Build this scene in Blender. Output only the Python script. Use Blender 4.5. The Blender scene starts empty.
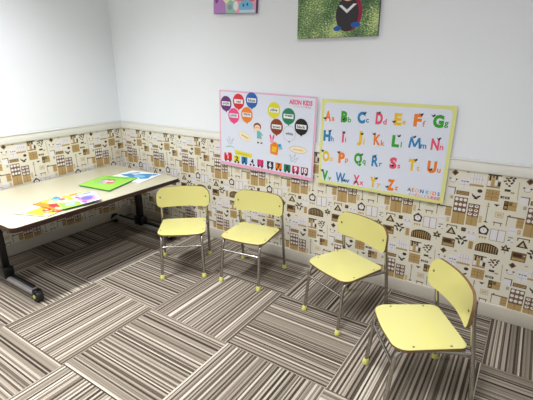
import bpy, bmesh, math, random
from math import sin, cos, pi, radians
from mathutils import Vector, Matrix
random.seed(7)
SC = bpy.context.scene
COL = SC.collection

# ---------------------------------------------------------------- camera
CAM_LOC = Vector((2.7967, -2.1001, 1.2164))
YAW, PIT, ROL, FPX = -0.581296, -0.321473, 0.0013014, 401.181
f = Vector((sin(YAW)*cos(PIT), cos(YAW)*cos(PIT), sin(PIT)))
r = Vector((cos(YAW), -sin(YAW), 0)); u = r.cross(f)
r2 = cos(ROL)*r + sin(ROL)*u; u2 = -sin(ROL)*r + cos(ROL)*u
cd = bpy.data.cameras.new('camera'); cam = bpy.data.objects.new('camera', cd); COL.objects.link(cam)
cd.sensor_fit = 'HORIZONTAL'; cd.sensor_width = 36; cd.lens = FPX/533*36; cd.clip_start = .02
m = Matrix((r2, u2, -f)).transposed().to_4x4(); m.translation = CAM_LOC
cam.matrix_world = m
SC.camera = cam
# ---------------------------------------------------------------- light, exposure
SC.view_settings.view_transform = 'Standard'; SC.view_settings.look = 'None'
SC.view_settings.gamma = 1; SC.view_settings.use_curve_mapping = False
SC.view_settings.exposure = 0.13
w = bpy.data.worlds.new('world'); SC.world = w; w.use_nodes = True
w.node_tree.nodes['Background'].inputs[0].default_value = (.85, .92, 1, 1)
w.node_tree.nodes['Background'].inputs[1].default_value = .2
RX, RY, RZ = 4.3, -4.0, 2.5            # room extents (corner of the photo is the origin)
PANELS = [  # louvred ceiling panels: x, y, size x, size y, diffuser strength, downward lamp watts
    (.80, -1.55, .14, 1.20, 4.2, 33), (.80, -3.1, .16, 1.00, 4.2, 8),
    (2.35, -1.55, .25, 1.20, 4.2, 19), (2.35, -3.1, .25, 1.00, 4.2, 16)]
PANEL_COL = (.985, .99, 1.0)
for k, (x, y, sx, sy, st, wt) in enumerate(PANELS):
    ld = bpy.data.lights.new('ceiling_lamp', 'AREA'); ld.shape = 'RECTANGLE'; ld.size = sx; ld.size_y = sy
    ld.energy = wt; ld.spread = radians(105); ld.color = PANEL_COL
    lo = bpy.data.objects.new('ceiling_lamp', ld); COL.objects.link(lo); lo.location = (x, y, RZ-.03)

# ---------------------------------------------------------------- helpers
def s2l(c):
    return tuple(((v/255)/12.92 if v/255 <= .04045 else ((v/255+.055)/1.055)**2.4) for v in c)
def mat(name, rgb, rough=.5, metal=0, spec=.5, coat=0, bump=0, bscale=200, vary=0, vscale=8, emit=0):
    m = bpy.data.materials.new(name); m.use_nodes = True
    nt = m.node_tree; b = nt.nodes['Principled BSDF']
    c = (*s2l(rgb), 1)
    b.inputs['Base Color'].default_value = c; b.inputs['Roughness'].default_value = rough
    b.inputs['Metallic'].default_value = metal; b.inputs['Specular IOR Level'].default_value = spec
    b.inputs['Coat Weight'].default_value = coat; b.inputs['Coat Roughness'].default_value = .15
    m.diffuse_color = c
    tc = nt.nodes.new('ShaderNodeTexCoord')
    if vary:
        n = nt.nodes.new('ShaderNodeTexNoise'); n.inputs['Scale'].default_value = vscale; n.inputs['Detail'].default_value = 4
        nt.links.new(tc.outputs['Object'], n.inputs['Vector'])
        mx = nt.nodes.new('ShaderNodeMix'); mx.data_type = 'RGBA'
        mx.inputs[6].default_value = tuple(v*(1-vary) for v in c[:3])+(1,)
        mx.inputs[7].default_value = tuple(min(1, v*(1+vary)) for v in c[:3])+(1,)
        nt.links.new(n.outputs['Fac'], mx.inputs[0]); nt.links.new(mx.outputs[2], b.inputs['Base Color'])
    if bump:
        n = nt.nodes.new('ShaderNodeTexNoise'); n.inputs['Scale'].default_value = bscale
        nt.links.new(tc.outputs['Object'], n.inputs['Vector'])
        bp = nt.nodes.new('ShaderNodeBump'); bp.inputs['Strength'].default_value = bump; bp.inputs['Distance'].default_value = .002
        nt.links.new(n.outputs['Fac'], bp.inputs['Height']); nt.links.new(bp.outputs[0], b.inputs['Normal'])
    if emit:
        b.inputs['Emission Color'].default_value = (*PANEL_COL, 1); b.inputs['Emission Strength'].default_value = emit
    return m

class MB:
    """collects geometry and links it as one mesh object"""
    def __init__(s): s.v = []; s.f = []; s.m = []; s.sm = []; s.mats = []
    def mi(s, m):
        if m not in s.mats: s.mats.append(m)
        return s.mats.index(m)
    def add(s, vs, fs, m, smooth=False):
        o = len(s.v); s.v += [tuple(v) for v in vs]; k = s.mi(m)
        for q in fs: s.f.append([i+o for i in q]); s.m.append(k); s.sm.append(smooth)
    def box(s, a, b, m, bev=0, rot=None, seg=2):
        bm = bmesh.new(); bmesh.ops.create_cube(bm, size=1)
        c = [(a[i]+b[i])/2 for i in range(3)]; d = [abs(b[i]-a[i]) for i in range(3)]
        for v in bm.verts: v.co = Vector([v.co[i]*d[i]+c[i] for i in range(3)])
        if bev: bmesh.ops.bevel(bm, geom=bm.edges[:], offset=bev, segments=seg, affect='EDGES', profile=.5)
        s.bm(bm, m, bev > 0, rot)
    def bm(s, bm, m, smooth=False, rot=None):
        bm.verts.index_update()
        vs = [(rot @ v.co) if rot else v.co.copy() for v in bm.verts]
        s.add(vs, [[v.index for v in q.verts] for q in bm.faces], m, smooth); bm.free()
    def prism(s, pts, z0, z1, mtop, mside=None, mbot=None):
        n = len(pts); mside = mside or mtop; mbot = mbot or mtop
        s.add([(x, y, z1) for x, y in pts], [list(range(n))], mtop)
        s.add([(x, y, z0) for x, y in pts], [list(range(n))[::-1]], mbot)
        s.add([(x, y, z) for z in (z0, z1) for x, y in pts], [[i, (i+1) % n, n+(i+1) % n, n+i] for i in range(n)], mside, n > 8)
    def tube(s, path, rad, m, n=12, cap=True):
        P = [Vector(p) for p in path]; R = rad if isinstance(rad, (list, tuple)) else [rad]*len(P)
        t0 = (P[1]-P[0]).normalized(); a = Vector((0, 0, 1)) if abs(t0.z) < .9 else Vector((1, 0, 0))
        nx = t0.cross(a).normalized(); vs = []
        for i, p in enumerate(P):
            t = ((P[i+1]-p) if i == 0 else (p-P[i-1]) if i == len(P)-1 else (P[i+1]-P[i-1])).normalized()
            nx = (nx - t*nx.dot(t)).normalized(); ny = t.cross(nx)
            for k in range(n):
                an = 2*pi*k/n; vs.append(p+(nx*cos(an)+ny*sin(an))*R[i])
        fs = [[i*n+k, i*n+(k+1) % n, (i+1)*n+(k+1) % n, (i+1)*n+k] for i in range(len(P)-1) for k in range(n)]
        s.add(vs, fs, m, True)
        if cap:
            s.add(vs[:n], [list(range(n))[::-1]], m); s.add(vs[-n:], [list(range(n))], m)
    def build(s, name, parent=None, loc=None, rot=None):
        me = bpy.data.meshes.new(name); me.from_pydata(s.v, [], s.f)
        for m in s.mats: me.materials.append(m)
        me.polygons.foreach_set('material_index', s.m); me.polygons.foreach_set('use_smooth', s.sm)
        me.update()
        o = bpy.data.objects.new(name, me); COL.objects.link(o)
        if parent: o.parent = parent
        if loc: o.location = loc
        if rot: o.rotation_euler = rot
        return o

def bend(pts, rads, seg=6):
    """polyline with rounded corners"""
    P = [Vector(p) for p in pts]; out = [P[0]]
    for i in range(1, len(P)-1):
        a = (P[i-1]-P[i]); b = (P[i+1]-P[i]); d = min(rads[i-1], a.length*.49, b.length*.49)
        A = P[i]+a.normalized()*d; B = P[i]+b.normalized()*d
        for k in range(seg+1):
            t = k/seg; out.append(A*(1-t)**2+P[i]*2*t*(1-t)+B*t*t)
    out.append(P[-1]); return out
def rrect(x0, y0, x1, y1, rs, seg=6):
    """rounded rectangle outline, radii for corners (x0y0, x1y0, x1y1, x0y1)"""
    if not isinstance(rs, (list, tuple)): rs = [rs]*4
    out = []
    for (cx, cy, sx, sy, a0), q in zip(((x0, y0, 1, 1, pi), (x1, y0, -1, 1, 1.5*pi), (x1, y1, -1, -1, 0), (x0, y1, 1, -1, .5*pi)), rs):
        for k in range(seg+1):
            a = a0+.5*pi*k/seg; out.append((cx+sx*q+q*cos(a), cy+sy*q+q*sin(a)))
    return out
def ell(cx, cy, rx, ry, n=16, a0=0, a1=2*pi, rot=0):
    full = abs(a1-a0-2*pi) < 1e-6
    pts = [(rx*cos(a0+(a1-a0)*k/(n if full else n-1)), ry*sin(a0+(a1-a0)*k/(n if full else n-1))) for k in range(n)]
    c, s = cos(rot), sin(rot)
    return [(cx+c*x-s*y, cy+s*x+c*y) for x, y in pts]
def empty(name, loc, rz=0, label=None, cat=None, group=None):
    o = bpy.data.objects.new(name, None); COL.objects.link(o); o.location = loc; o.rotation_euler = (0, 0, rz)
    o.empty_display_size = .1
    return tag(o, label, cat, group)
def tag(o, label=None, cat=None, group=None, kind=None):
    if label: o['label'] = label
    if cat: o['category'] = cat
    if group: o['group'] = group
    if kind: o['kind'] = kind
    return o
def structure(o): o['kind'] = 'structure'; return o

# flat printed artwork: polygons in (u right, v up) metres, stacked in hair-thin ink layers
class Print:
    def __init__(s, step=.00012): s.p = []; s.step = step; s.n = 0
    def poly(s, pts, m, layer): s.p.append((pts, [list(range(len(pts)))], m, layer))
    def rect(s, x0, y0, x1, y1, m, layer=1): s.poly([(x0, y0), (x1, y0), (x1, y1), (x0, y1)], m, layer)
    def ell(s, cx, cy, rx, ry, m, layer=1, **k): s.poly(ell(cx, cy, rx, ry, **k), m, layer)
    def line(s, a, b, wd, m, layer=1):
        a = Vector(a); b = Vector(b); d = (b-a).normalized(); q = Vector((-d.y, d.x))*wd/2
        s.poly([tuple(a-q), tuple(b-q), tuple(b+q), tuple(a+q)], m, layer)
    def ring(s, cx, cy, rx, ry, wd, m, layer=1, rot=0, n=24):
        A = ell(cx, cy, rx, ry, n, rot=rot); B = ell(cx, cy, rx-wd, ry-wd, n, rot=rot)
        s.p.append((A+B, [[i, (i+1) % n, n+(i+1) % n, n+i] for i in range(n)], m, layer))
    def text(s, txt, cx, cy, size, m, layer=2, bold=0, rot=0, sx=1, width=None):
        vs, fs = glyphs(txt, bold)
        if not vs: return
        x0 = min(v[0] for v in vs); x1 = max(v[0] for v in vs); y0 = min(v[1] for v in vs); y1 = max(v[1] for v in vs)
        k = size; kx = width/(x1-x0) if width else size*sx
        c, q = cos(rot), sin(rot); out = []
        for x, y in vs:
            x = (x-(x0+x1)/2)*kx; y = (y-(y0+y1)/2)*k; out.append((cx+c*x-q*y, cy+q*x+c*y))
        s.p.append((out, fs, m, layer))
    def into(s, mb, fn):
        for k, (pts, fs, m, layer) in enumerate(s.p): mb.add([fn(x, y, layer*s.step+k*2e-6) for x, y in pts], fs, m)
_gl = {}
def glyphs(txt, bold):
    """letter outlines as a flat mesh, capital height = 1"""
    key = (txt, bold)
    if key not in _gl:
        cu = bpy.data.curves.new('glyph', 'FONT'); cu.body = txt; cu.size = 1.37; cu.offset = bold
        cu.resolution_u = 3
        o = bpy.data.objects.new('glyph', cu); COL.objects.link(o)
        dg = bpy.context.evaluated_depsgraph_get(); dg.update()
        me = bpy.data.meshes.new_from_object(o.evaluated_get(dg))
        vs = [(v.co.x, v.co.y) for v in me.vertices]
        fs = []
        for p in me.polygons:
            q = list(p.vertices)
            fs.append(q if p.normal.z >= 0 else q[::-1])
        _gl[key] = (vs, fs)
        bpy.data.objects.remove(o); bpy.data.curves.remove(cu); bpy.data.meshes.remove(me)
    return _gl[key]

# ---------------------------------------------------------------- materials
M_wall = mat('wall_paint', (243, 247, 253), .75, bump=.25, bscale=350, vary=.012, vscale=3)
M_ceil = mat('ceiling_paint', (235, 235, 232), .9)
M_rail = mat('rail_paint', (240, 239, 232), .5, bump=.05)
M_base = mat('baseboard_vinyl', (204, 198, 184), .45)
M_chrome = mat('brushed_chrome', (178, 174, 168), .24, 1)
M_blackmetal = mat('black_metal', (12, 11, 12), .35, .3)
M_greymetal = mat('grey_metal', (160, 158, 158), .35, .6)
M_rubber = mat('black_rubber', (18, 18, 18), .6)
M_hub = mat('yellow_hub', (188, 190, 110), .5)
M_seat = mat('yellow_laminate', (211, 205, 128), .3, coat=.9, vary=.02, vscale=5)
M_ply = mat('plywood_edge', (118, 88, 52), .6, vary=.15, vscale=60)
M_cap = mat('yellow_rubber', (214, 212, 118), .5)
M_screw = mat('screw_head', (120, 112, 95), .35, .9)
M_top = mat('cream_laminate', (190, 186, 162), .3, coat=.3, vary=.01)
M_edge = mat('dark_brown_edge', (52, 26, 22), .4)

def carpet():
    m = bpy.data.materials.new('striped_carpet_tiles'); m.use_nodes = True
    nt = m.node_tree; N = nt.nodes; L = nt.links; b = N['Principled BSDF']
    b.inputs['Roughness'].default_value = .95; b.inputs['Specular IOR Level'].default_value = .15
    def math_(op, a, bb=None, c=None):
        n = N.new('ShaderNodeMath'); n.operation = op
        for i, v in enumerate((a, bb, c)):
            if v is None: continue
            if isinstance(v, (int, float)): n.inputs[i].default_value = v
            else: L.new(v, n.inputs[i])
        return n.outputs[0]
    g = N.new('ShaderNodeNewGeometry'); sp = N.new('ShaderNodeSeparateXYZ'); L.new(g.outputs['Position'], sp.inputs[0])
    X = math_('DIVIDE', math_('SUBTRACT', sp.outputs[0], .7919-5), .5)
    Y = math_('DIVIDE', math_('SUBTRACT', -.400+5, sp.outputs[1]), .5)
    i = math_('FLOOR', X); j = math_('FLOOR', Y)
    par = math_('FRACT', math_('MULTIPLY', math_('ADD', i, j), .5))       # 0 -> even, .5 -> odd
    odd = math_('GREATER_THAN', par, .25)
    fx = math_('FRACT', X); fy = math_('FRACT', Y)
    def mix(fac, a, bb):   # a when fac=0
        n = N.new('ShaderNodeMix'); n.data_type = 'FLOAT'; L.new(fac, n.inputs[0]); L.new(a, n.inputs[2]); L.new(bb, n.inputs[3]); return n.outputs[0]
    across = mix(odd, fy, fx); along = mix(odd, fx, fy)
    seed = math_('ADD', math_('MULTIPLY', i, 7.31), math_('MULTIPLY', j, 3.77))
    def white(v):
        n = N.new('ShaderNodeTexWhiteNoise'); n.noise_dimensions = '1D'; L.new(v, n.inputs['W']); return n.outputs['Value']
    ts = white(seed)
    # broad yarn bands with uneven widths (warp the coordinate), then fine yarns
    nz = N.new('ShaderNodeTexNoise'); nz.noise_dimensions = '1D'; nz.inputs['Scale'].default_value = 9; nz.inputs['Detail'].default_value = 2
    L.new(math_('ADD', across, math_('MULTIPLY', ts, 50)), nz.inputs['W'])
    wob = math_('MULTIPLY', nz.outputs['Fac'], 3)
    k1 = math_('FLOOR', math_('ADD', math_('MULTIPLY', across, 52), wob))
    alt = math_('GREATER_THAN', math_('FRACT', math_('MULTIPLY', k1, .5)), .25)
    a1 = white(math_('ADD', k1, math_('MULTIPLY', ts, 991)))
    k2 = math_('FLOOR', math_('MULTIPLY', across, 110))
    a2 = white(math_('ADD', k2, math_('MULTIPLY', ts, 577)))
    nb = N.new('ShaderNodeTexNoise'); nb.noise_dimensions = '2D'; nb.inputs['Scale'].default_value = 1; nb.inputs['Detail'].default_value = 2
    cb = N.new('ShaderNodeCombineXYZ'); L.new(math_('ADD', math_('MULTIPLY', along, 120), math_('MULTIPLY', ts, 300)), cb.inputs[0]); L.new(math_('MULTIPLY', across, 220), cb.inputs[1])
    L.new(cb.outputs[0], nb.inputs['Vector'])
    v = math_('ADD', math_('ADD', math_('MULTIPLY', alt, .38), math_('ADD', math_('MULTIPLY', a1, .36), math_('MULTIPLY', a2, .26))), math_('MULTIPLY', math_('SUBTRACT', nb.outputs['Fac'], .5), .35))
    cr = N.new('ShaderNodeValToRGB'); L.new(v, cr.inputs[0])
    e = cr.color_ramp.elements
    e[0].position = .12; e[0].color = (*s2l((52, 44, 37)), 1)
    e[1].position = .92; e[1].color = (*s2l((194, 185, 172)), 1)
    for p, c in ((.3, (88, 78, 68)), (.5, (124, 115, 103)), (.7, (152, 142, 130))):
        q = e.new(p); q.color = (*s2l(c), 1)
    # dye lot differs a little from tile to tile
    tone = math_('ADD', .93, math_('MULTIPLY', white(math_('ADD', seed, 55.5)), .14))
    # thin seam where two tiles meet
    ed = math_('MINIMUM', math_('MINIMUM', fx, math_('SUBTRACT', 1, fx)), math_('MINIMUM', fy, math_('SUBTRACT', 1, fy)))
    seam = math_('ADD', .78, math_('MULTIPLY', math_('GREATER_THAN', ed, .004), .22))
    mm = N.new('ShaderNodeVectorMath'); mm.operation = 'SCALE'; L.new(cr.outputs[0], mm.inputs[0]); L.new(math_('MULTIPLY', tone, seam), mm.inputs['Scale'])
    L.new(mm.outputs[0], b.inputs['Base Color'])
    bp = N.new('ShaderNodeBump'); bp.inputs['Strength'].default_value = .5; bp.inputs['Distance'].default_value = .003
    L.new(math_('ADD', a2, nb.outputs['Fac']), bp.inputs['Height']); L.new(bp.outputs[0], b.inputs['Normal'])
    return m
M_carpet = carpet()

# ---------------------------------------------------------------- room shell
b = MB(); b.box((0, RY, -.05), (RX, 0, 0), M_carpet); structure(b.build('floor'))
b = MB(); b.box((-.1, RY-.1, RZ), (RX+.1, .1, RZ+.08), M_ceil); structure(b.build('ceiling'))
b = MB(); b.box((-.1, 0, -.05), (RX+.1, .1, RZ), M_wall); wall_back = structure(b.build('wall_back'))
b = MB(); b.box((-.1, RY, -.05), (0, 0, RZ), M_wall); wall_left = structure(b.build('wall_left'))
b = MB(); b.box((RX, RY, -.05), (RX+.1, 0, RZ), M_wall); structure(b.build('wall_right'))
b = MB(); b.box((-.1, RY-.1, -.05), (RX+.1, RY, RZ), M_wall); structure(b.build('wall_front'))
HB, H1, H2 = .0761, .7424, .7976
b = MB(); b.box((0, -.009, 0), (RX, 0, HB), M_base, .002); structure(b.build('baseboard_back'))
b = MB(); b.box((0, RY, 0), (.009, -.009, HB), M_base, .002); structure(b.build('baseboard_left'))
b = MB(); b.box((0, -.008, H1), (RX, 0, H2), M_rail, .0015); b.box((0, -.012, H2-.007), (RX, 0, H2), M_rail, .002); structure(b.build('trim_1'))
b = MB(); b.box((0, RY, H1), (.008, -.008, H2), M_rail, .0015); b.box((0, RY, H2-.007), (.012, -.012, H2), M_rail, .002); structure(b.build('trim_2'))

# ---------------------------------------------------------------- printed wallpaper with furniture motifs
W_base = mat('paper_cream', (232, 227, 210), .6)
W_tan = mat('paper_tan', (186, 156, 102), .6, vary=.1, vscale=90)
W_ltan = mat('paper_light_tan', (208, 190, 150), .6)
W_brown = mat('paper_brown', (124, 94, 54), .6)
W_dark = mat('paper_dark', (62, 46, 30), .6)
W_white = mat('paper_white', (234, 231, 234), .6)
W_grey = mat('paper_grey', (178, 166, 146), .6)
def motif():
    P = Print(); R = P.rect; E = P.ell; Q = P.poly
    D, B, T, LT, WH, G = W_dark, W_brown, W_tan, W_ltan, W_white, W_grey
    # dresser
    R(153, 3, 210, 68, LT); R(153, 3, 210, 9, D, 2); R(160, 9, 168, 34, D, 2); R(172, 9, 182, 20, B, 2); R(186, 9, 194, 26, D, 2)
    R(156, 36, 168, 60, WH, 2); R(172, 24, 184, 64, T, 2); R(186, 30, 197, 54, WH, 2); R(198, 36, 210, 58, D, 2); R(198, 9, 210, 30, WH, 2)
    R(153, 62, 210, 66, B, 2); R(155, 76, 213, 131, T); R(155, 94, 213, 96, B, 2); R(155, 112, 213, 114, B, 2); R(183, 76, 185, 131, B, 2)
    E(170, 86, 3, 2, B, 2, n=6); E(198, 86, 3, 2, B, 2, n=6); E(170, 104, 3, 2, B, 2, n=6); E(198, 104, 3, 2, B, 2, n=6)
    # scattered leaves
    for k, (x, y, a) in enumerate(((232, 14, .4), (246, 10, -.5), (258, 20, .9), (226, 28, -.3), (241, 24, .7), (254, 34, -.8), (234, 40, .5), (246, 48, .2), (262, 10, 0))):
        E(x, y, 8 if k < 6 else 6, 4.5, D if k % 3 else B, 1, n=8, rot=a)
    R(230, 65, 254, 76, D); R(256, 75, 271, 83, T)
    R(219, 100, 235, 111, D); R(238, 100, 256, 112, D); R(226, 103, 232, 108, LT, 2); R(243, 103, 250, 109, LT, 2)
    Q([(281, 24), (284, 24), (289, 112), (286, 112)], G, 1)
    # small cabinet
    R(238, 121, 291, 165, T); R(238, 121, 256, 165, D, 2); R(242, 126, 252, 138, B, 3); R(242, 146, 252, 158, T, 3); R(258, 124, 272, 142, B, 2); R(274, 142, 289, 144, B, 2)
    # standing lamp
    R(174.5, 143, 177.5, 240, B); Q([(166, 243), (176, 234), (187, 243)], D, 1); R(168, 160, 184, 162, B); R(170, 148, 182, 150, B)
    Q([(197, 144), (223, 144), (210, 156)], D, 1)
    # diamond, cup face, shelf bracket
    Q([(11, 1), (27, 17), (11, 33), (-5, 17)], B, 1); Q([(11, 7), (21, 17), (11, 27), (1, 17)], D, 2)
    E(-7, 48, 5, 4, D, 1, n=8); E(21, 50, 5, 4, D, 1, n=8); E(7, 58, 14, 10, G, 1, n=12); E(7, 56, 12, 9, WH, 2, n=12)
    R(-12, 90, 24, 94, B); R(-12, 94, 20, 128, WH); R(20, 90, 24, 126, D, 2)
    # sink, window, sill
    R(38, 34, 80, 90, WH); R(44, 52, 52, 57, D, 2); R(56, 52, 62, 57, D, 2); R(66, 52, 76, 57, D, 2); R(38, 70, 80, 71.5, G, 2); R(58, 60, 59.5, 90, G, 2)
    R(83, 14, 141, 60, WH)
    for x in (95, 107, 119, 131): R(x, 14, x+1.5, 60, G, 2)
    R(83, 36, 141, 37.5, G, 2); R(81, 62, 142, 72, T)
    R(29, 104, 86, 124, B); R(35, 109, 80, 119, T, 2); R(40, 112, 75, 115, D, 3)
    # dish cupboard and its smaller neighbour
    R(25, 136, 85, 217, B); R(25, 217, 85, 277, T); R(54, 217, 56, 277, B, 2)
    for a in range(3):
        for c in range(3): E(36+19*a, 148+26*c, 8, 8.5, WH, 2, n=10)
    R(91, 160, 142, 226, B)
    for a in range(2):
        for c in range(3): E(104+24*a, 172+21*c, 9.5, 7.5, WH, 2, n=10); E(104+24*a, 170+21*c, 4, 3, D, 3, n=6)
    R(91, 226, 142, 272, T); R(116, 226, 117.5, 272, B, 2)
    # oval, sprig
    E(130, 92, 11, 9, D, 1, n=12); E(108, 104, 8, 4, WH, 1, n=8); E(100, 112, 4, 3, B, 1, n=6); E(96, 92, 5, 3, WH, 1, n=6)
    E(109, 122, 12, 4.5, D, 1, n=10, rot=.6); E(127, 122, 12, 4.5, D, 1, n=10, rot=-.6); E(118, 132, 10, 3.5, D, 1, n=10)
    # clock house, zigzag, arched door
    Q([(175, 256), (198, 276), (193, 306), (157, 306), (152, 276)], D, 1); E(175, 285, 15, 15, WH, 2, n=16); R(174, 276, 176, 286, D, 3)
    Q([(158, 317), (170, 317), (164, 331)], T, 1); Q([(170, 317), (182, 317), (176, 331)], T, 1); Q([(182, 317), (194, 317), (188, 331)], T, 1)
    Q([(152, 398)]+[(202.5-50.5*cos(pi*k/10), 374-26*sin(pi*k/10)) for k in range(11)]+[(253, 398)], D, 1)
    for k in range(9):
        x = 157+k*10.6; dx = (x+2.5-202.5)/50.5; R(x, 377-22*math.sqrt(max(0, 1-dx*dx)), x+4, 394, T, 2)
    R(152, 386, 253, 388, D, 3)
    # telephone table, dark box, plant, radio, tall box, cooker
    Q([(33, 296), (58, 336), (8, 336)], D, 1); Q([(33, 308), (44, 330), (22, 330)], LT, 2); R(8, 288, 58, 293, B); R(8, 288, 12, 304, D, 2); R(54, 288, 58, 304, D, 2)
    R(77, 290, 98, 310, D); R(82, 295, 92, 301, B, 2)
    for x, y, a in ((74, 342, .5), (98, 340, -.5), (66, 356, .2), (104, 358, -.2), (85, 352, 0), (76, 372, 1.2), (94, 374, -1.2)): E(x, y, 11, 5, D, 1, n=8, rot=a)
    R(-3, 361, 58, 408, B); R(4, 368, 40, 386, D, 2); E(50, 376, 4, 4, LT, 2, n=8); R(2, 392, 53, 403, T, 2)
    R(121, 354, 141, 396, T); R(130, 354, 131.5, 396, B, 2)
    R(104, 299, 146, 346, WH); R(104, 316, 146, 317.5, G, 2); E(114, 308, 4, 4, G, 2, n=8); E(134, 308, 4, 4, G, 2, n=8)
    # picture, side table, desk, wardrobe, chair, round stool, tree
    R(210, 180, 246, 209, LT); R(214, 184, 242, 205, W_base, 2); R(217, 187, 239, 202, LT, 3)
    R(208, 232, 247, 237, B); R(212, 237, 215, 250, D); R(240, 237, 243, 250, D); R(221, 226, 234, 232, WH)
    R(260, 192, 332, 198, B); R(262, 198, 265, 243, B); R(303, 198, 331, 243, T); R(303, 212, 331, 213.5, B, 2); R(303, 227, 331, 228.5, B, 2); E(270, 190, 5, 3, D, 1, n=8)
    R(204, 268, 270, 329, G); R(207, 271, 235.5, 326, WH, 2); R(238.5, 271, 267, 326, WH, 2); R(236, 268, 238, 329, B, 2)
    R(277, 244, 306, 283, WH); R(277, 262, 306, 263.5, G, 2); E(292, 296, 12, 4, G, 1, n=10)
    E(292, 314, 16, 13, WH, 1, n=12); E(287, 310, 7, 3, D, 2, n=8, rot=-.4); E(300, 318, 6, 2.5, G, 2, n=8)
    Q([(280, 334), (298, 368), (262, 368)], D, 1); Q([(280, 344), (287, 360), (273, 360)], LT, 2); R(278, 368, 282, 384, G); E(268, 352, 8, 4, D, 1, n=8, rot=.5); E(293, 352, 8, 4, D, 1, n=8, rot=-.5)
    R(60, 4, 74, 10, G); R(150, 180, 160, 192, WH); R(186, 214, 198, 230, WH); R(5, 134, 18, 150, G); R(2, 250, 16, 275, LT); R(146, 215, 160, 250, LT)
    return P.p
def clip(pts, x0, x1, y0, y1):
    for ax, lim, sg in ((0, x0, 1), (0, x1, -1), (1, y0, 1), (1, y1, -1)):
        out = []
        for i, p in enumerate(pts):
            q = pts[(i+1) % len(pts)]; a = sg*(p[ax]-lim); c = sg*(q[ax]-lim)
            if a >= 0: out.append(p)
            if (a >= 0) != (c >= 0):
                t = a/(a-c); out.append((p[0]+(q[0]-p[0])*t, p[1]+(q[1]-p[1])*t))
        pts = out
        if len(pts) < 3: return None
    return pts
def wallpaper(s0, s1, fn, parent):
    b = MB(); MO = motif()
    b.add([fn(s0, HB-.002, .0008), fn(s1, HB-.002, .0008), fn(s1, H1+.002, .0008), fn(s0, H1+.002, .0008)], [[0, 1, 2, 3]], W_base)
    n0 = math.floor((s0-.02)/.3115)-1; n1 = math.ceil((s1-.02)/.3115)+1
    for n in range(n0, n1):
        for k in (-1, 0, 1):
            for mk, (pts, fs, m, layer) in enumerate(MO):
                q = [(.02+n*.3115+x/1000, H1-.417*k-y/1000) for x, y in pts][::-1]
                if sum(q[i][0]*q[(i+1) % len(q)][1]-q[(i+1) % len(q)][0]*q[i][1] for i in range(len(q))) < 0: q = q[::-1]
                q = clip(q, s0, s1, HB, H1)
                if q: b.add([fn(x, z, .0008+layer*.00018+mk*1.2e-6) for x, z in q], [list(range(len(q)))], m)
    return structure(b.build('wallpaper', parent))
wallpaper(0.001, RX-.001, lambda s, z, h: (s, -h, z), wall_back)
wallpaper(RY+.001, -.001, lambda s, z, h: (h, s, z), wall_left)

# ---------------------------------------------------------------- ceiling lights (above the frame)
M_diff = mat('lit_diffuser', (250, 250, 248), .5)
spots = ['nearest the table corner', 'behind the table end', 'above the right-hand chairs', 'farthest from the corner on the right']
for k, (x, y, sx, sy, st, wt) in enumerate(PANELS):
    t = empty('ceiling_light', (x, y, RZ), 0, 'square white ceiling light panel '+spots[k], 'ceiling light', 'ceiling light panels')
    b = MB()
    for a, c in (((-sx/2-.02, -sy/2-.02), (sx/2+.02, -sy/2)), ((-sx/2-.02, sy/2), (sx/2+.02, sy/2+.02)), ((-sx/2-.02, -sy/2), (-sx/2, sy/2)), ((sx/2, -sy/2), (sx/2+.02, sy/2))):
        b.box((*a, -.03), (*c, 0), M_rail, .001)
    b.build('frame', t)
    md = mat('lit_diffuser', (250, 250, 248), .5, emit=st)
    b = MB(); b.box((-sx/2, -sy/2, -.022), (sx/2, sy/2, -.002), md); b.build('diffuser', t)

# ---------------------------------------------------------------- folding table
TX0, TX1, TY0, TY1, TZ = .022, .766, -1.272, -.126, .461
t = empty('folding_table', ((TX0+TX1)/2, (TY0+TY1)/2, 0), 0, 'low white rectangular table with dark edge along the left wall', 'table')
hx, hy = (TX1-TX0)/2, (TY1-TY0)/2
b = MB(); b.prism(rrect(-hx, -hy, hx, hy, .035), TZ-.026, TZ-.001, M_edge); b.prism(rrect(-hx+.003, -hy+.003, hx-.003, hy-.003, .033), TZ-.001, TZ, M_top); b.build('tabletop', t)
b = MB(); b.box((-.055, -hy+.09, TZ-.075), (.055, hy-.09, TZ-.045), M_blackmetal, .004)
b.build('beam', t)
for s in (-1, 1):
    y = s*(hy-.082); cx = -.01
    b = MB(); b.box((cx-.022, y-.02, .055), (cx+.022, y+.02, TZ-.045), M_blackmetal, .005)
    b.box((-.27, y-.02, TZ-.05), (.27, y+.02, TZ-.0265), M_blackmetal, .003)
    b.box((cx-.045, y-.028, .05), (cx+.045, y+.028, .12), M_blackmetal, .008)
    leg = b.build('leg', t)
    b = MB(); b.box((-.32, y-.022, .036), (.30, y+.022, .062), M_greymetal, .008, seg=3)
    b.box((-.28, y, .055), (.27, y+.022, .074), M_blackmetal, .006)
    b.build('foot', leg)
    for e in (-1, 1):
        xw = .318*e+(0.0 if e > 0 else -.008)
        b = MB(); b.tube([(xw, y-.018, .033), (xw, y-.014, .033), (xw, y+.014, .033), (xw, y+.018, .033)], [.029, .033, .033, .029], M_rubber, 20)
        b.box((xw-.022, y-.021, .04), (xw+.018, y+.021, .07), M_blackmetal, .008)
        b.tube([(xw, y-.0225, .033), (xw, y+.0225, .033)], .011, M_hub, 14)
        b.build('caster', leg)

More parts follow.
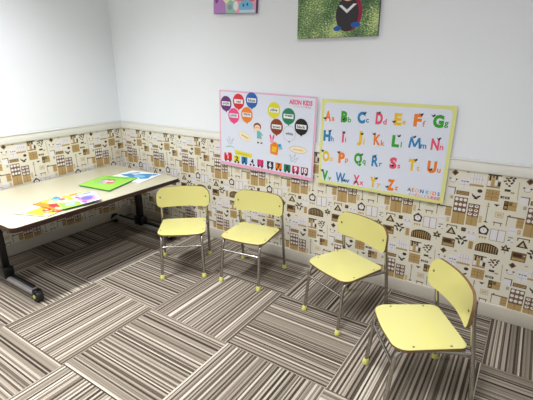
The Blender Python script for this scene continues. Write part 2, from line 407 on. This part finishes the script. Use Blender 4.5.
# ---------------------------------------------------------------- children's chairs
def make_chair():
    t = empty('child_chair', (0, 0, 0))
    # seat board
    out = []
    def corner(cx, cy, q, a0, seg=8): return [(cx+q*cos(a0+.5*pi*k/seg), cy+q*sin(a0+.5*pi*k/seg)) for k in range(seg+1)]
    out += corner(-.142+.052, -.147+.052, .052, pi)
    for k in range(1, 6): xx = -.090+.180*k/6; out.append((xx, -.147-.006*math.cos(xx/.090*pi/2)))
    out += corner(.142-.052, -.147+.052, .052, 1.5*pi)
    out += corner(.137-.03, .121-.03, .03, 0)
    out += corner(-.137+.03, .121-.03, .03, .5*pi)
    ins = [(x*(1-.0012/.13), y*(1-.0012/.13)) for x, y in out]
    zt = lambda y: .2815
    b = MB(); b.prism(out, .270, .2795, M_ply); n = len(out)
    b.add([(x, y, .2795) for x, y in out]+[(x, y, .2812) for x, y in ins], [[i, (i+1) % n, n+(i+1) % n, n+i] for i in range(n)], M_seat)
    b.add([(x, y, .2812) for x, y in ins], [list(range(n))], M_seat)
    seat = b.build('seat', t)
    for sx in (-1, 1):
        for y in (-.075, .06):
            b = MB(); b.tube([(sx*.126, y, .281), (sx*.126, y, .2822), (sx*.126, y, .2828)], [.0042, .0042, .0025], M_screw, 10); b.build('screw', seat)
    # backrest: plywood bent around the sitter
    S = .165; nc = 36
    yc = lambda s: .117-.030*(s/S)**2
    def zlim(s):
        a = abs(s); rt, rb = .052, .034
        hi = .4985-.004*(a/S)**2; lo = .370+.001*(1-(a/S)**2)
        if a > S-rt: hi -= rt-math.sqrt(max(0, rt*rt-(a-S+rt)**2))
        if a > S-rb: lo += rb-math.sqrt(max(0, rb*rb-(a-S+rb)**2))
        return lo, hi
    F = []; K = []
    for i in range(nc+1):
        s = -S*cos(pi*i/nc); lo, hi = zlim(s)
        d = Vector((-(-.060*s/S**2), -1)).normalized()      # forward normal of the bend
        d = Vector((-.060*s/S**2, -1)).normalized()
        for j in range(5):
            z = lo+(hi-lo)*j/4; lean = .10*(z-.43)
            F.append((s+d.x*.0055, yc(s)+lean+d.y*.0055, z)); K.append((s-d.x*.0055, yc(s)+lean-d.y*.0055, z))
    N = nc*5+5
    ff = [[i*5+j, (i+1)*5+j, (i+1)*5+j+1, i*5+j+1] for i in range(nc) for j in range(4)]
    b = MB(); b.add(F, ff, M_seat, True); b.add(K, [q[::-1] for q in ff], M_seat, True)
    rim = []
    for i in range(nc):
        rim.append([i*5, N+i*5, N+(i+1)*5, (i+1)*5]); rim.append([i*5+4, (i+1)*5+4, N+(i+1)*5+4, N+i*5+4])
    for j in range(4): rim.append([j, j+1, N+j+1, N+j]); k = nc*5; rim.append([k+j, N+k+j, N+k+j+1, k+j+1])
    b.add(F+K, rim, M_ply, True)
    back = b.build('backrest', t)
    for sx in (-1, 1):
        s = sx*.140; y = yc(s)-.0055; b = MB(); b.tube([(s, y+.002, .436), (s+sx*.0005, y-.002, .436), (s+sx*.0006, y-.003, .436)], [.0048, .0048, .003], M_screw, 10); b.build('screw', back)
    # tube frame
    for sx in (-1, 1):
        b = MB(); b.tube(bend([(sx*.1245, -.158, .004), (sx*.118, -.132, .262), (sx*.121, .0, .2605), (sx*.142, .121, .2605)], [.045, .03]), .0085, M_chrome, 12)
        leg = b.build('front_leg', t)
        b = MB(); b.tube([(sx*.1245, -.158, 0), (sx*.1245, -.158, .004), (sx*.1242, -.157, .016), (sx*.124, -.1555, .026)], [.0125, .0145, .0125, .0105], M_cap, 14); b.build('foot_cap', leg)
        b = MB(); b.tube(bend([(sx*.149, .158, .004), (sx*.1465, .130, .255), (sx*.143, .108, .41), (sx*.141, .106, .476)], [.06, .04]), .0085, M_chrome, 12)
        leg = b.build('back_leg', t)
        b = MB(); b.tube([(sx*.149, .158, 0), (sx*.149, .158, .004), (sx*.1489, .157, .016), (sx*.1488, .1555, .026)], [.0125, .0145, .0125, .0105], M_cap, 14); b.build('foot_cap', leg)
    b = MB(); b.tube([(-.119, -.1385, .198), (.119, -.1385, .198)], .006, M_chrome, 10); b.build('front_crossbar', t)
    b = MB(); b.tube([(-.136, .085, .2605), (.136, .085, .2605)], .006, M_chrome, 10); b.build('rear_crossbar', t)
    return t
def copy_tree(o, parent=None):
    c = o.copy(); COL.objects.link(c); c.parent = parent
    for ch in list(o.children): copy_tree(ch, c)
    return c
CH = [(1.0922, -.4487, .685, 'yellow child chair nearest the white table, overlapping its corner leg'),
      (1.5095, -.3021, .1276, 'yellow child chair standing below the pink-bordered number poster, second from the table'),
      (2.1383, -.3685, -.398, 'yellow child chair below the alphabet poster, third from the table'),
      (2.5736, -.6876, -.9609, 'yellow child chair farthest from the table, closest to the viewer, turned sideways')]
proto = make_chair(); chairs = []
for k, (x, y, a, lab) in enumerate(CH):
    c = proto if k == 0 else copy_tree(proto)
    c.location = (x, y, 0); c.rotation_euler = (0, 0, a)
    tag(c, lab, 'chair', 'yellow child chairs in a row')

# ---------------------------------------------------------------- inks
INK = {n: mat('ink_'+n, c, .35) for n, c in dict(
    purple=(98, 20, 110), red=(222, 24, 40), blue=(24, 92, 176), pink=(236, 70, 140), orange=(240, 130, 28), yellow=(226, 222, 40),
    green=(16, 132, 92), brown=(140, 56, 24), white=(240, 242, 246), black=(20, 20, 24), softpink=(240, 170, 200), hotpink=(232, 60, 120),
    lime=(228, 230, 148), leaf=(52, 164, 44), sky=(28, 132, 190), rose=(232, 84, 116), gold=(240, 196, 40), paper=(226, 232, 248),
    palegreen=(150, 205, 190), skin=(246, 214, 180), navy=(30, 40, 60), magenta=(196, 30, 100), peach=(246, 190, 160), lightblue=(120, 190, 225),
    grey=(150, 158, 170), teal=(110, 190, 190), grass=(140, 200, 70), lilac=(186, 130, 200), darkpink=(160, 24, 70), cream=(246, 236, 200), paleblue=(200, 220, 240), paleyellow=(248, 240, 170)).items()}
M_board = mat('poster_board', (226, 232, 246), .25, coat=.3)

def poster(name, cx, cz, W, H, ang, art, label):
    b = MB(); b.box((-W/2, -.003, -H/2), (W/2, 0, H/2), M_board)
    P = Print(.0001); art(P)
    P.into(b, lambda x, y, h: (x, -.003-h, y))
    o = b.build(name, None, (cx, -.0008 if cz-H/2 > H1 else -.0125, cz), (0, -ang, 0))
    tag(o, label, 'poster'); return o

def art_numbers(P):
    W, H = .704, .488; I = INK
    P.rect(-W/2, -H/2, W/2, H/2, I['softpink'], 1)
    P.poly(rrect(-W/2+.008, -H/2+.018, W/2-.008, H/2-.007, .006), I['paper'], 2)
    mm = .001
    bal = [('purple', -299, 162), ('red', -197, 182), ('blue', -95, 196), ('pink', -235, 90), ('orange', -131, 104), ('yellow', 70, 149), ('green', 173, 122), ('brown', 92, 52), ('white', 183, 21), ('black', 262, 69)]
    for k, (n, x, y) in enumerate(bal):
        x *= mm; y *= mm; L = 3+3*(k % 5 if k < 5 else (k-5) % 5)
        if n == 'white': P.ell(x, y, .044, .046, I['grey'], L, n=32); P.ell(x, y, .0425, .0445, I['paper'], L+1, n=32)
        else: P.ell(x, y, .045, .048, I[n], L, n=32)
        P.poly([(x-.010, y-.044), (x+.004, y-.058), (x+.010, y-.044)], I[n if n != 'white' else 'grey'], L)
        if n != 'white': P.rect(x-.034, y-.013, x+.034, y+.013, I['white'], L+1)
        P.text(n, x, y, .017, I['black'], L+2, bold=.03, width=.052 if len(n) > 3 else .032)
    P.text('AEON KIDS', .250, .207, .026, I['hotpink'], 4, bold=.05, width=.152)
    P.text('イーオンこども英会話', .262, .184, .009, I['hotpink'], 4, width=.112)
    def scribble(cx, cy, length, rot, ink):      # lettering too small to read
        n = int(length/.007); rr = random.Random(int(length*1e4))
        for k in range(n):
            d = (k-(n-1)/2)*.007; h = rr.choice((.003, .004, .005)); x = cx+d*cos(rot); y = cy+d*sin(rot)
            P.line((x-.002, y-h), (x+rr.choice((-.002, .002, 0)), y+h), .0022, I[ink], 5); P.line((x-.002, y), (x+.003, y+rr.uniform(-.002, .002)), .0018, I[ink], 6)
    # child reaching for a bird
    P.ell(-.050, .038, .029, .024, I['brown'], 3); P.ell(-.050, .031, .022, .019, I['skin'], 4); P.ell(-.058, .032, .003, .003, I['black'], 5, n=8); P.ell(-.044, .032, .003, .003, I['black'], 5, n=8)
    P.poly([(-.052, .012), (-.028, .012), (-.014, -.036), (-.052, -.036)], I['teal'], 3); P.line((-.054, .004), (-.080, .012), .008, I['skin'], 4); P.line((-.026, .004), (-.008, -.016), .008, I['teal'], 3)
    P.line((-.044, -.036), (-.042, -.060), .007, I['skin'], 3); P.line((-.026, -.036), (-.018, -.060), .007, I['skin'], 3); P.ell(-.042, -.062, .008, .005, I['navy'], 4); P.ell(-.016, -.062, .008, .005, I['navy'], 4)
    # speech clouds
    P.ring(-.145, -.036, .052, .024, .002, I['peach'], 3, rot=-.35); P.ell(-.145, -.036, .050, .022, I['cream'], 2, n=24, rot=-.35); scribble(-.145, -.036, .066, -.35, 'brown')
    P.ring(.248, -.069, .060, .021, .002, I['grey'], 3); P.ell(.248, -.069, .058, .019, I['cream'], 2, n=24); scribble(.248, -.070, .072, 0, 'orange')
    # outlined birds
    for x, y, s in ((-.266, -.078, 1), (.221, -.127, -1)):
        for a, c in (((-.030, .010), (.004, -.012)), ((.004, -.012), (.030, .022)), ((-.030, .010), (-.010, -.022)), ((-.010, -.022), (.014, -.016)), ((.030, .022), (.014, -.016)), ((-.004, -.004), (-.012, .030)), ((-.012, .030), (.012, .002))):
            P.line((x+s*a[0], y+a[1]), (x+s*c[0], y+c[1]), .002, I['grey'], 3)
    P.line((-.300, -.122), (-.262, -.112), .008, I['palegreen'], 3); P.line((-.262, -.112), (-.232, -.122), .006, I['palegreen'], 3)
    P.ell(.205, -.140, .012, .012, I['paleblue'], 4)
    # orange house with pink rabbit and blue bird
    P.poly([(.052, -.118), (.104, -.124), (.114, -.060), (.084, -.040), (.050, -.062)], I['orange'], 3); P.poly([(.062, -.104), (.092, -.108), (.098, -.074), (.064, -.070)], I['gold'], 4)
    P.ell(.051, -.016, .006, .020, I['pink'], 3, rot=.3); P.ell(.071, -.016, .006, .020, I['pink'], 3, rot=-.25); P.ell(.061, -.040, .015, .012, I['softpink'], 4)
    P.poly([(.102, -.052), (.128, -.048), (.140, -.080), (.118, -.086)], I['lightblue'], 4); P.ell(.118, -.060, .009, .008, I['sky'], 5)
    # number train
    P.rect(-.318, -.212, -.262, -.176, I['red'], 3); P.rect(-.286, -.176, -.256, -.158, I['red'], 3); P.rect(-.316, -.176, -.300, -.162, I['red'], 3); P.rect(-.262, -.212, -.252, -.168, I['red'], 3); P.text('1', -.286, -.190, .024, I['white'], 5, bold=.05)
    P.poly([(-.228, -.132), (-.086, -.146), (-.090, -.172), (-.226, -.162)], I['yellow'], 3); scribble(-.157, -.154, .100, -.08, 'orange')
    for n, x, c, tc in (('2', -.211, 'yellow', 'black'), ('3', -.149, 'sky', 'navy'), ('4', -.086, 'paper', 'black'), ('5', -.022, 'magenta', 'pink'), ('6', .053, 'navy', 'white'), ('7', .116, 'orange', 'black'), ('8', .178, 'green', 'navy'), ('9', .237, 'magenta', 'white'), ('10', .298, 'darkpink', 'white')):
        P.rect(x-.024, -.212, x+.024, -.170, I[c], 3); P.text(n, x, -.190, .030, I[tc], 4, bold=.06, width=.034 if n == '10' else None)
    for x in (-.305, -.270, *[q+d for q in (-.211, -.149, -.086, -.022, .053, .116, .178, .237, .298) for d in (-.013, .013)]):
        P.ell(x, -.214, .0075, .0075, I['black'], 6, n=12)
poster('number_poster', 1.4065, .8185, .710, .492, -.025, art_numbers, 'pink-bordered poster of colour balloons and a number train on the back wall')

def art_letters(P):
    W, H = .695, .483; I = INK
    thin = 'MWNKRAX'
    P.rect(-W/2, -H/2, W/2, H/2, I['lime'], 1)
    P.poly(rrect(-W/2+.017, -H/2+.018, W/2-.018, H/2-.017, .022), I['paper'], 2)
    rows = [('A', 'orange', 'B', 'leaf', 'C', 'sky', 'D', 'rose', 'E', 'gold', 'F', 'orange', 'G', 'leaf'),
            ('H', 'sky', 'I', 'rose', 'J', 'gold', 'K', 'orange', 'L', 'leaf', 'M', 'sky', 'N', 'rose'),
            ('O', 'gold', 'P', 'orange', 'Q', 'leaf', 'R', 'sky', 'S', 'rose', 'T', 'gold', 'U', 'orange'),
            ('V', 'leaf', 'W', 'sky', 'X', 'rose', 'Y', 'gold', 'Z', 'orange')]
    ys = [(.150, .166), (.040, .054), (-.078, -.060), (-.192, -.182)]
    wide = dict(M=.062, W=.058, G=.050, Q=.046, U=.044, C=.044, H=.044, O=.044)
    rnd = random.Random(3)
    for r_, row in enumerate(rows):
        for k in range(0, len(row), 2):
            ch, c = row[k], row[k+1]; i = k//2
            x = -.307+i*.0965; y = ys[r_][0]+(ys[r_][1]-ys[r_][0])*i/6
            wd = wide.get(ch, .038) if ch not in 'I' else .011
            if ch == 'J': wd = .026
            if ch == 'M':
                for (x0, y0, x1, y1) in ((-.026, -.027, -.019, .027), (.026, -.027, .019, .027), (-.019, .025, 0, -.020), (.019, .025, 0, -.020)):
                    P.line((x+x0, y+y0), (x+x1, y+y1), .010, I[c], 4)
            else: P.text(ch, x, y, .056, I[c], 4, bold=.05 if ch in thin else .08, width=wd)
            P.text(ch.lower(), x+wd/2+(.012 if ch not in 'IJL' else .011), y-.014, .029, I[c], 5, bold=.035)
            # small dark bird or beetle perched on the letter
            bx = x+rnd.choice((-.55, -.1, .45))*wd*.9; by = y+rnd.choice((.024, .028, -.014))
            P.ell(bx, by, .0075, .0048, I['black'], 7, n=10, rot=rnd.uniform(-1, 1)); P.ell(bx+.005, by+.005, .0036, .0036, I['navy'], 8, n=8)
            P.line((bx-.004, by-.003), (bx-.011, by+.006), .0026, I['brown' if i % 2 else 'navy'], 8)
    for q, x, c in zip('AEON KIDS', (.180, .199, .219, .243, 0, .271, .287, .304, .324), ('green', 'orange', 'gold', 'blue', 'grey', 'teal', 'gold', 'orange', 'sky')):
        if q == ' ': continue
        P.text(q, x-.003, -.193, .019, I[c], 4, bold=.04)
    P.text('イーオンこども英会話', .252, -.2165, .014, I['rose'], 4, bold=.02, width=.155)
poster('alphabet_poster', 2.1435, .8025, .697, .483, -.0074, art_letters, 'yellow-green bordered alphabet poster with capital and small letters on the back wall')

# ---------------------------------------------------------------- canvas pictures cut by the top of the photograph
def grass_mat():
    m = bpy.data.materials.new('printed_grass'); m.use_nodes = True; nt = m.node_tree; N = nt.nodes; L = nt.links
    b = N['Principled BSDF']; b.inputs['Roughness'].default_value = .6
    tc = N.new('ShaderNodeTexCoord'); mp = N.new('ShaderNodeMapping'); mp.inputs['Rotation'].default_value = (0, .5, 0); mp.inputs['Scale'].default_value = (110, 110, 190)
    n = N.new('ShaderNodeTexNoise'); n.inputs['Scale'].default_value = 1; n.inputs['Detail'].default_value = 4
    n2 = N.new('ShaderNodeTexNoise'); n2.inputs['Scale'].default_value = 7
    L.new(tc.outputs['Object'], mp.inputs[0]); L.new(mp.outputs[0], n.inputs['Vector']); L.new(tc.outputs['Object'], n2.inputs['Vector'])
    a = N.new('ShaderNodeMath'); a.operation = 'MULTIPLY_ADD'; a.inputs[1].default_value = .7; L.new(n2.outputs['Fac'], a.inputs[0]); L.new(n.outputs['Fac'], a.inputs[2])
    cr = N.new('ShaderNodeValToRGB'); L.new(a.outputs[0], cr.inputs[0]); e = cr.color_ramp.elements
    e[0].position = .62; e[0].color = (*s2l((38, 66, 54)), 1); e[1].position = 1.0; e[1].color = (*s2l((205, 222, 150)), 1)
    q = e.new(.8); q.color = (*s2l((84, 122, 76)), 1); q = e.new(.9); q.color = (*s2l((128, 160, 104)), 1)
    L.new(cr.outputs[0], b.inputs['Base Color']); return m
M_canvas_side = mat('canvas_side', (96, 104, 100), .7)
def canvas(name, x0, z0, W, H, ang, face, art, label, side):
    b = MB(); b.box((0, -.018, 0), (W, 0, H), side, .0015)
    P = Print(.00012); P.rect(.001, .001, W-.001, H-.001, face, 1); art(P, W, H)
    P.p = [(q, [list(range(len(q)))], m_, l_) for q, m_, l_ in ((clip(p_, .001, W-.001, .001, H-.001), m_, l_) for p_, f_, m_, l_ in P.p) if q]
    P.into(b, lambda x, y, h: (x, -.018-h, y))
    o = b.build(name, None, (x0, -.0005, z0), (0, -ang, 0)); tag(o, label, 'picture')
    return o
def art_ladybird(P, W, H):
    I = INK; cx = .288
    P.ell(cx+.010, .112, .068, .086, I['darkpink'], 2, n=36); P.ell(cx-.002, .106, .062, .080, mat('ink_charcoal', (48, 40, 46), .5), 3, n=36)
    P.poly([(cx-.050, .150), (cx-.004, .112), (cx-.004, .128), (cx-.034, .152)], I['white'], 4); P.poly([(cx-.004, .112), (cx+.046, .152), (cx+.028, .154), (cx-.004, .128)], I['white'], 4)
    P.ell(cx, .205, .040, .038, I['peach'], 5, n=24)
    P.ell(cx-.052, .042, .022, .013, I['blue'], 4); P.ell(cx+.046, .056, .026, .013, I['blue'], 4)
    for x, y in ((.40, .055), (.43, .10), (.10, .03), (.06, .10), (.17, .07), (.41, .13), (.12, .14)): P.ell(x, y, .0035, .0035, I['cream'], 2, n=8)
PIC2 = (1.630, 1.3605)
canvas('canvas_picture', PIC2[0], PIC2[1], .452, .34, .0, grass_mat(), art_ladybird, 'canvas photo of a dark round figure on green grass, hung at top centre', M_canvas_side)
def art_plush(P, W, H):
    I = INK
    P.ell(.045, .030, .050, .060, I['lilac'], 2, n=24); P.poly([(0.001, .001), (.10, .001), (.07, .09), (.001, .12)], I['lilac'], 2)
    P.ell(.030, .085, .014, .030, mat('ink_plum', (120, 60, 130), .5), 3, rot=-.3)
    P.ell(.120, .100, .052, .050, I['cream'], 4, n=24); P.ell(.102, .092, .006, .007, I['red'], 5); P.ell(.132, .094, .006, .007, I['red'], 5)
    P.poly([(.10, .001), (.17, .001), (.18, .05), (.13, .075), (.10, .05)], I['palegreen'], 6); P.ell(.128, .034, .018, .014, I['grey'], 7)
    P.ell(.172, .040, .018, .026, I['white'], 7)
    P.poly([(.17, .070), (.30, .060), (.317, .319), (.18, .319)], I['rose'], 3); P.ell(.225, .100, .022, .020, I['white'], 4); P.ell(.275, .095, .030, .034, I['pink'], 5)
    P.ell(.245, .036, .052, .034, I['lightblue'], 8, n=24); P.ell(.228, .042, .007, .009, I['blue'], 9); P.ell(.256, .046, .007, .009, I['blue'], 9)
    P.poly([(.20, .001), (.31, .001), (.31, .018), (.20, .018)], I['paleblue'], 9)
    P.ell(.06, .22, .06, .07, I['cream'], 2, n=24); P.ell(.20, .24, .06, .06, I['softpink'], 5, n=24)
canvas('canvas_picture', 1.037, 1.524, .318, .318, -.05, INK['softpink'], art_plush, 'small pink and purple canvas picture at the top, left of the grass one', mat('canvas_side_purple', (110, 70, 110), .7))

# ---------------------------------------------------------------- picture books on the table
M_pages = mat('page_block', (225, 222, 212), .8)
def book(name, pts, th, z, cov, art, label, group=None, zrot=0, tilt=None):
    """pts: four corners in metres on the table, first the lower-left of its cover, going counter-clockwise"""
    A, B, C, D = [Vector(p) for p in pts]
    t = empty(name, (A.x, A.y, z), 0, label, 'book', group)
    q = [p-A for p in (A, B, C, D)]; c = sum(q, Vector((0, 0)))/4
    inn = [c+(p-c)*.975 for p in q]
    b = MB(); b.prism([tuple(p) for p in inn], .0008, th-.0008, M_pages); b.build('pages', t)
    b = MB(); b.prism([tuple(p) for p in q], 0, .0008, cov); b.prism([tuple(p) for p in q], th-.0008, th, cov)
    s0, s1 = q[0], q[3]; e = (q[1]-q[0]).normalized()*.0012
    b.prism([tuple(s0), tuple(s0+e), tuple(s1+e), tuple(s1)], 0, th, cov)
    P = Print(.00015); art(P)
    def fn(x, y, h):
        w_ = (1-x)*(1-y)*q[0]+x*(1-y)*q[1]+x*y*q[2]+(1-x)*y*q[3]
        return (w_.x, w_.y, th+h)
    P.into(b, fn); b.build('cover', t); return t
def a_white(P):
    I = INK; P.rect(.01, .01, .99, .99, I['white'])
    P.poly([(.06, .42), (.22, .62), (.40, .60), (.52, .80), (.80, .95), (.97, .92), (.88, .66), (.95, .45), (.80, .30), (.66, .40), (.50, .12), (.30, .10), (.42, .34), (.24, .34)], I['sky'], 2)
    P.ell(.62, .52, .16, .13, I['lightblue'], 3); P.ell(.84, .80, .03, .03, I['white'], 4); P.poly([(.10, .60), (.30, .90), (.44, .84), (.26, .66)], I['sky'], 2)
def a_green(P):
    I = INK; P.rect(.01, .01, .99, .99, I['grass'])
    P.ell(.36, .60, .10, .12, I['sky'], 2); P.ell(.47, .50, .16, .15, I['peach'], 3); P.ell(.60, .46, .10, .09, I['rose'], 4); P.ell(.38, .42, .10, .08, I['grey'], 4); P.ell(.50, .66, .10, .06, I['brown'], 4)
    P.ell(.55, .58, .05, .06, I['white'], 5)
    P.rect(.20, .86, .80, .92, I['leaf'], 2)
def a_orange(P):
    I = INK; P.rect(.01, .01, .99, .99, I['paleyellow']); P.poly([(.30, .05), (.98, .05), (.98, .98), (.20, .98)], I['gold'], 2); P.ell(.2, .5, .12, .2, I['cream'], 3)
    for x, y, c in ((.45, .62, 'orange'), (.62, .45, 'red'), (.58, .75, 'orange'), (.80, .65, 'rose'), (.76, .30, 'orange'), (.90, .45, 'red'), (.50, .88, 'gold')): P.ell(x, y, .11, .12, I[c], 3); P.ell(x-.02, y+.02, .05, .05, I['peach'], 4)
    P.ell(.86, .16, .10, .08, I['palegreen'], 3); P.rect(.10, .30, .30, .36, I['grey'], 2)
def a_mixed(P):
    I = INK; P.rect(.01, .01, .99, .99, I['gold']); P.poly([(.02, .02), (.98, .02), (.98, .40), (.02, .22)], I['orange'], 2); P.ell(.62, .26, .22, .17, I['red'], 3); P.ell(.28, .46, .18, .16, I['peach'], 3)
    P.ell(.55, .66, .22, .14, I['rose'], 3); P.ell(.20, .80, .13, .10, I['leaf'], 3); P.ell(.80, .70, .12, .12, I['yellow'], 4); P.ell(.85, .15, .12, .08, I['lime'], 4)
def a_garden(P):
    I = INK; P.rect(.01, .01, .99, .99, I['paleyellow']); P.poly([(.50, .02), (.98, .02), (.98, .60), (.72, .66)], I['grass'], 2); P.ell(.78, .30, .12, .16, I['palegreen'], 3)
    P.ell(.12, .13, .12, .12, I['sky'], 3); P.ell(.27, .10, .10, .09, I['lightblue'], 4); P.ell(.30, .24, .10, .10, I['rose'], 5); P.ell(.44, .12, .10, .10, I['peach'], 4); P.ell(.52, .28, .09, .12, I['cream'], 5)
    P.ell(.16, .42, .10, .14, I['gold'], 3); P.ell(.12, .66, .08, .14, I['orange'], 3); P.ell(.36, .50, .12, .12, I['gold'], 4); P.rect(.05, .72, .12, .95, I['green'], 4)
def a_violet(P):
    I = INK; P.rect(.01, .01, .99, .99, I['paleblue']); P.ell(.58, .48, .30, .42, I['lilac'], 2, n=24); P.ell(.56, .46, .18, .26, mat('ink_indigo', (96, 100, 190), .4), 3); P.ell(.70, .85, .16, .10, I['softpink'], 3)
    P.rect(.05, .14, .13, .40, I['green'], 3); P.rect(.05, .44, .13, .80, mat('ink_deep_green', (60, 90, 80), .4), 3); P.ell(.30, .14, .12, .10, I['pink'], 3); P.ell(.85, .20, .12, .12, I['pink'], 3)
C_ = lambda n: INK[n]
Z0 = TZ+.0002
book('picture_book', [(.325, -.400), (.640, -.385), (.585, -.140), (.318, -.185)], .004, Z0, C_('white'), a_white, 'white picture book with a blue animal, lying nearest the room corner')
book('picture_book', [(.358, -.652), (.634, -.620), (.540, -.315), (.284, -.408)], .0045, Z0+.0046, C_('leaf'), a_green, 'green picture book lying in the middle of the table, partly over a white one')
book('picture_book', [(.550, -1.158), (.750, -1.082), (.690, -.900), (.480, -.975)], .004, Z0, C_('grey'), a_orange, 'pale yellow book with orange shapes, bottom of the fan nearest the table front', 'fanned books on the table')
book('picture_book', [(.495, -1.024), (.722, -1.005), (.710, -.830), (.480, -.850)], .004, Z0+.0046, C_('red'), a_mixed, 'red and orange picture book, second from the near end in the fan of books', 'fanned books on the table')
book('picture_book', [(.484, -.912), (.732, -.984), (.757, -.800), (.520, -.735)], .004, Z0+.0092, C_('leaf'), a_garden, 'green and yellow picture book, overlapping the red one in the fan of books', 'fanned books on the table')
book('picture_book', [(.560, -.835), (.752, -.880), (.763, -.765), (.585, -.690)], .003, Z0+.0138, C_('lilac'), a_violet, 'small violet book, topmost of the fanned books on the table', 'fanned books on the table')
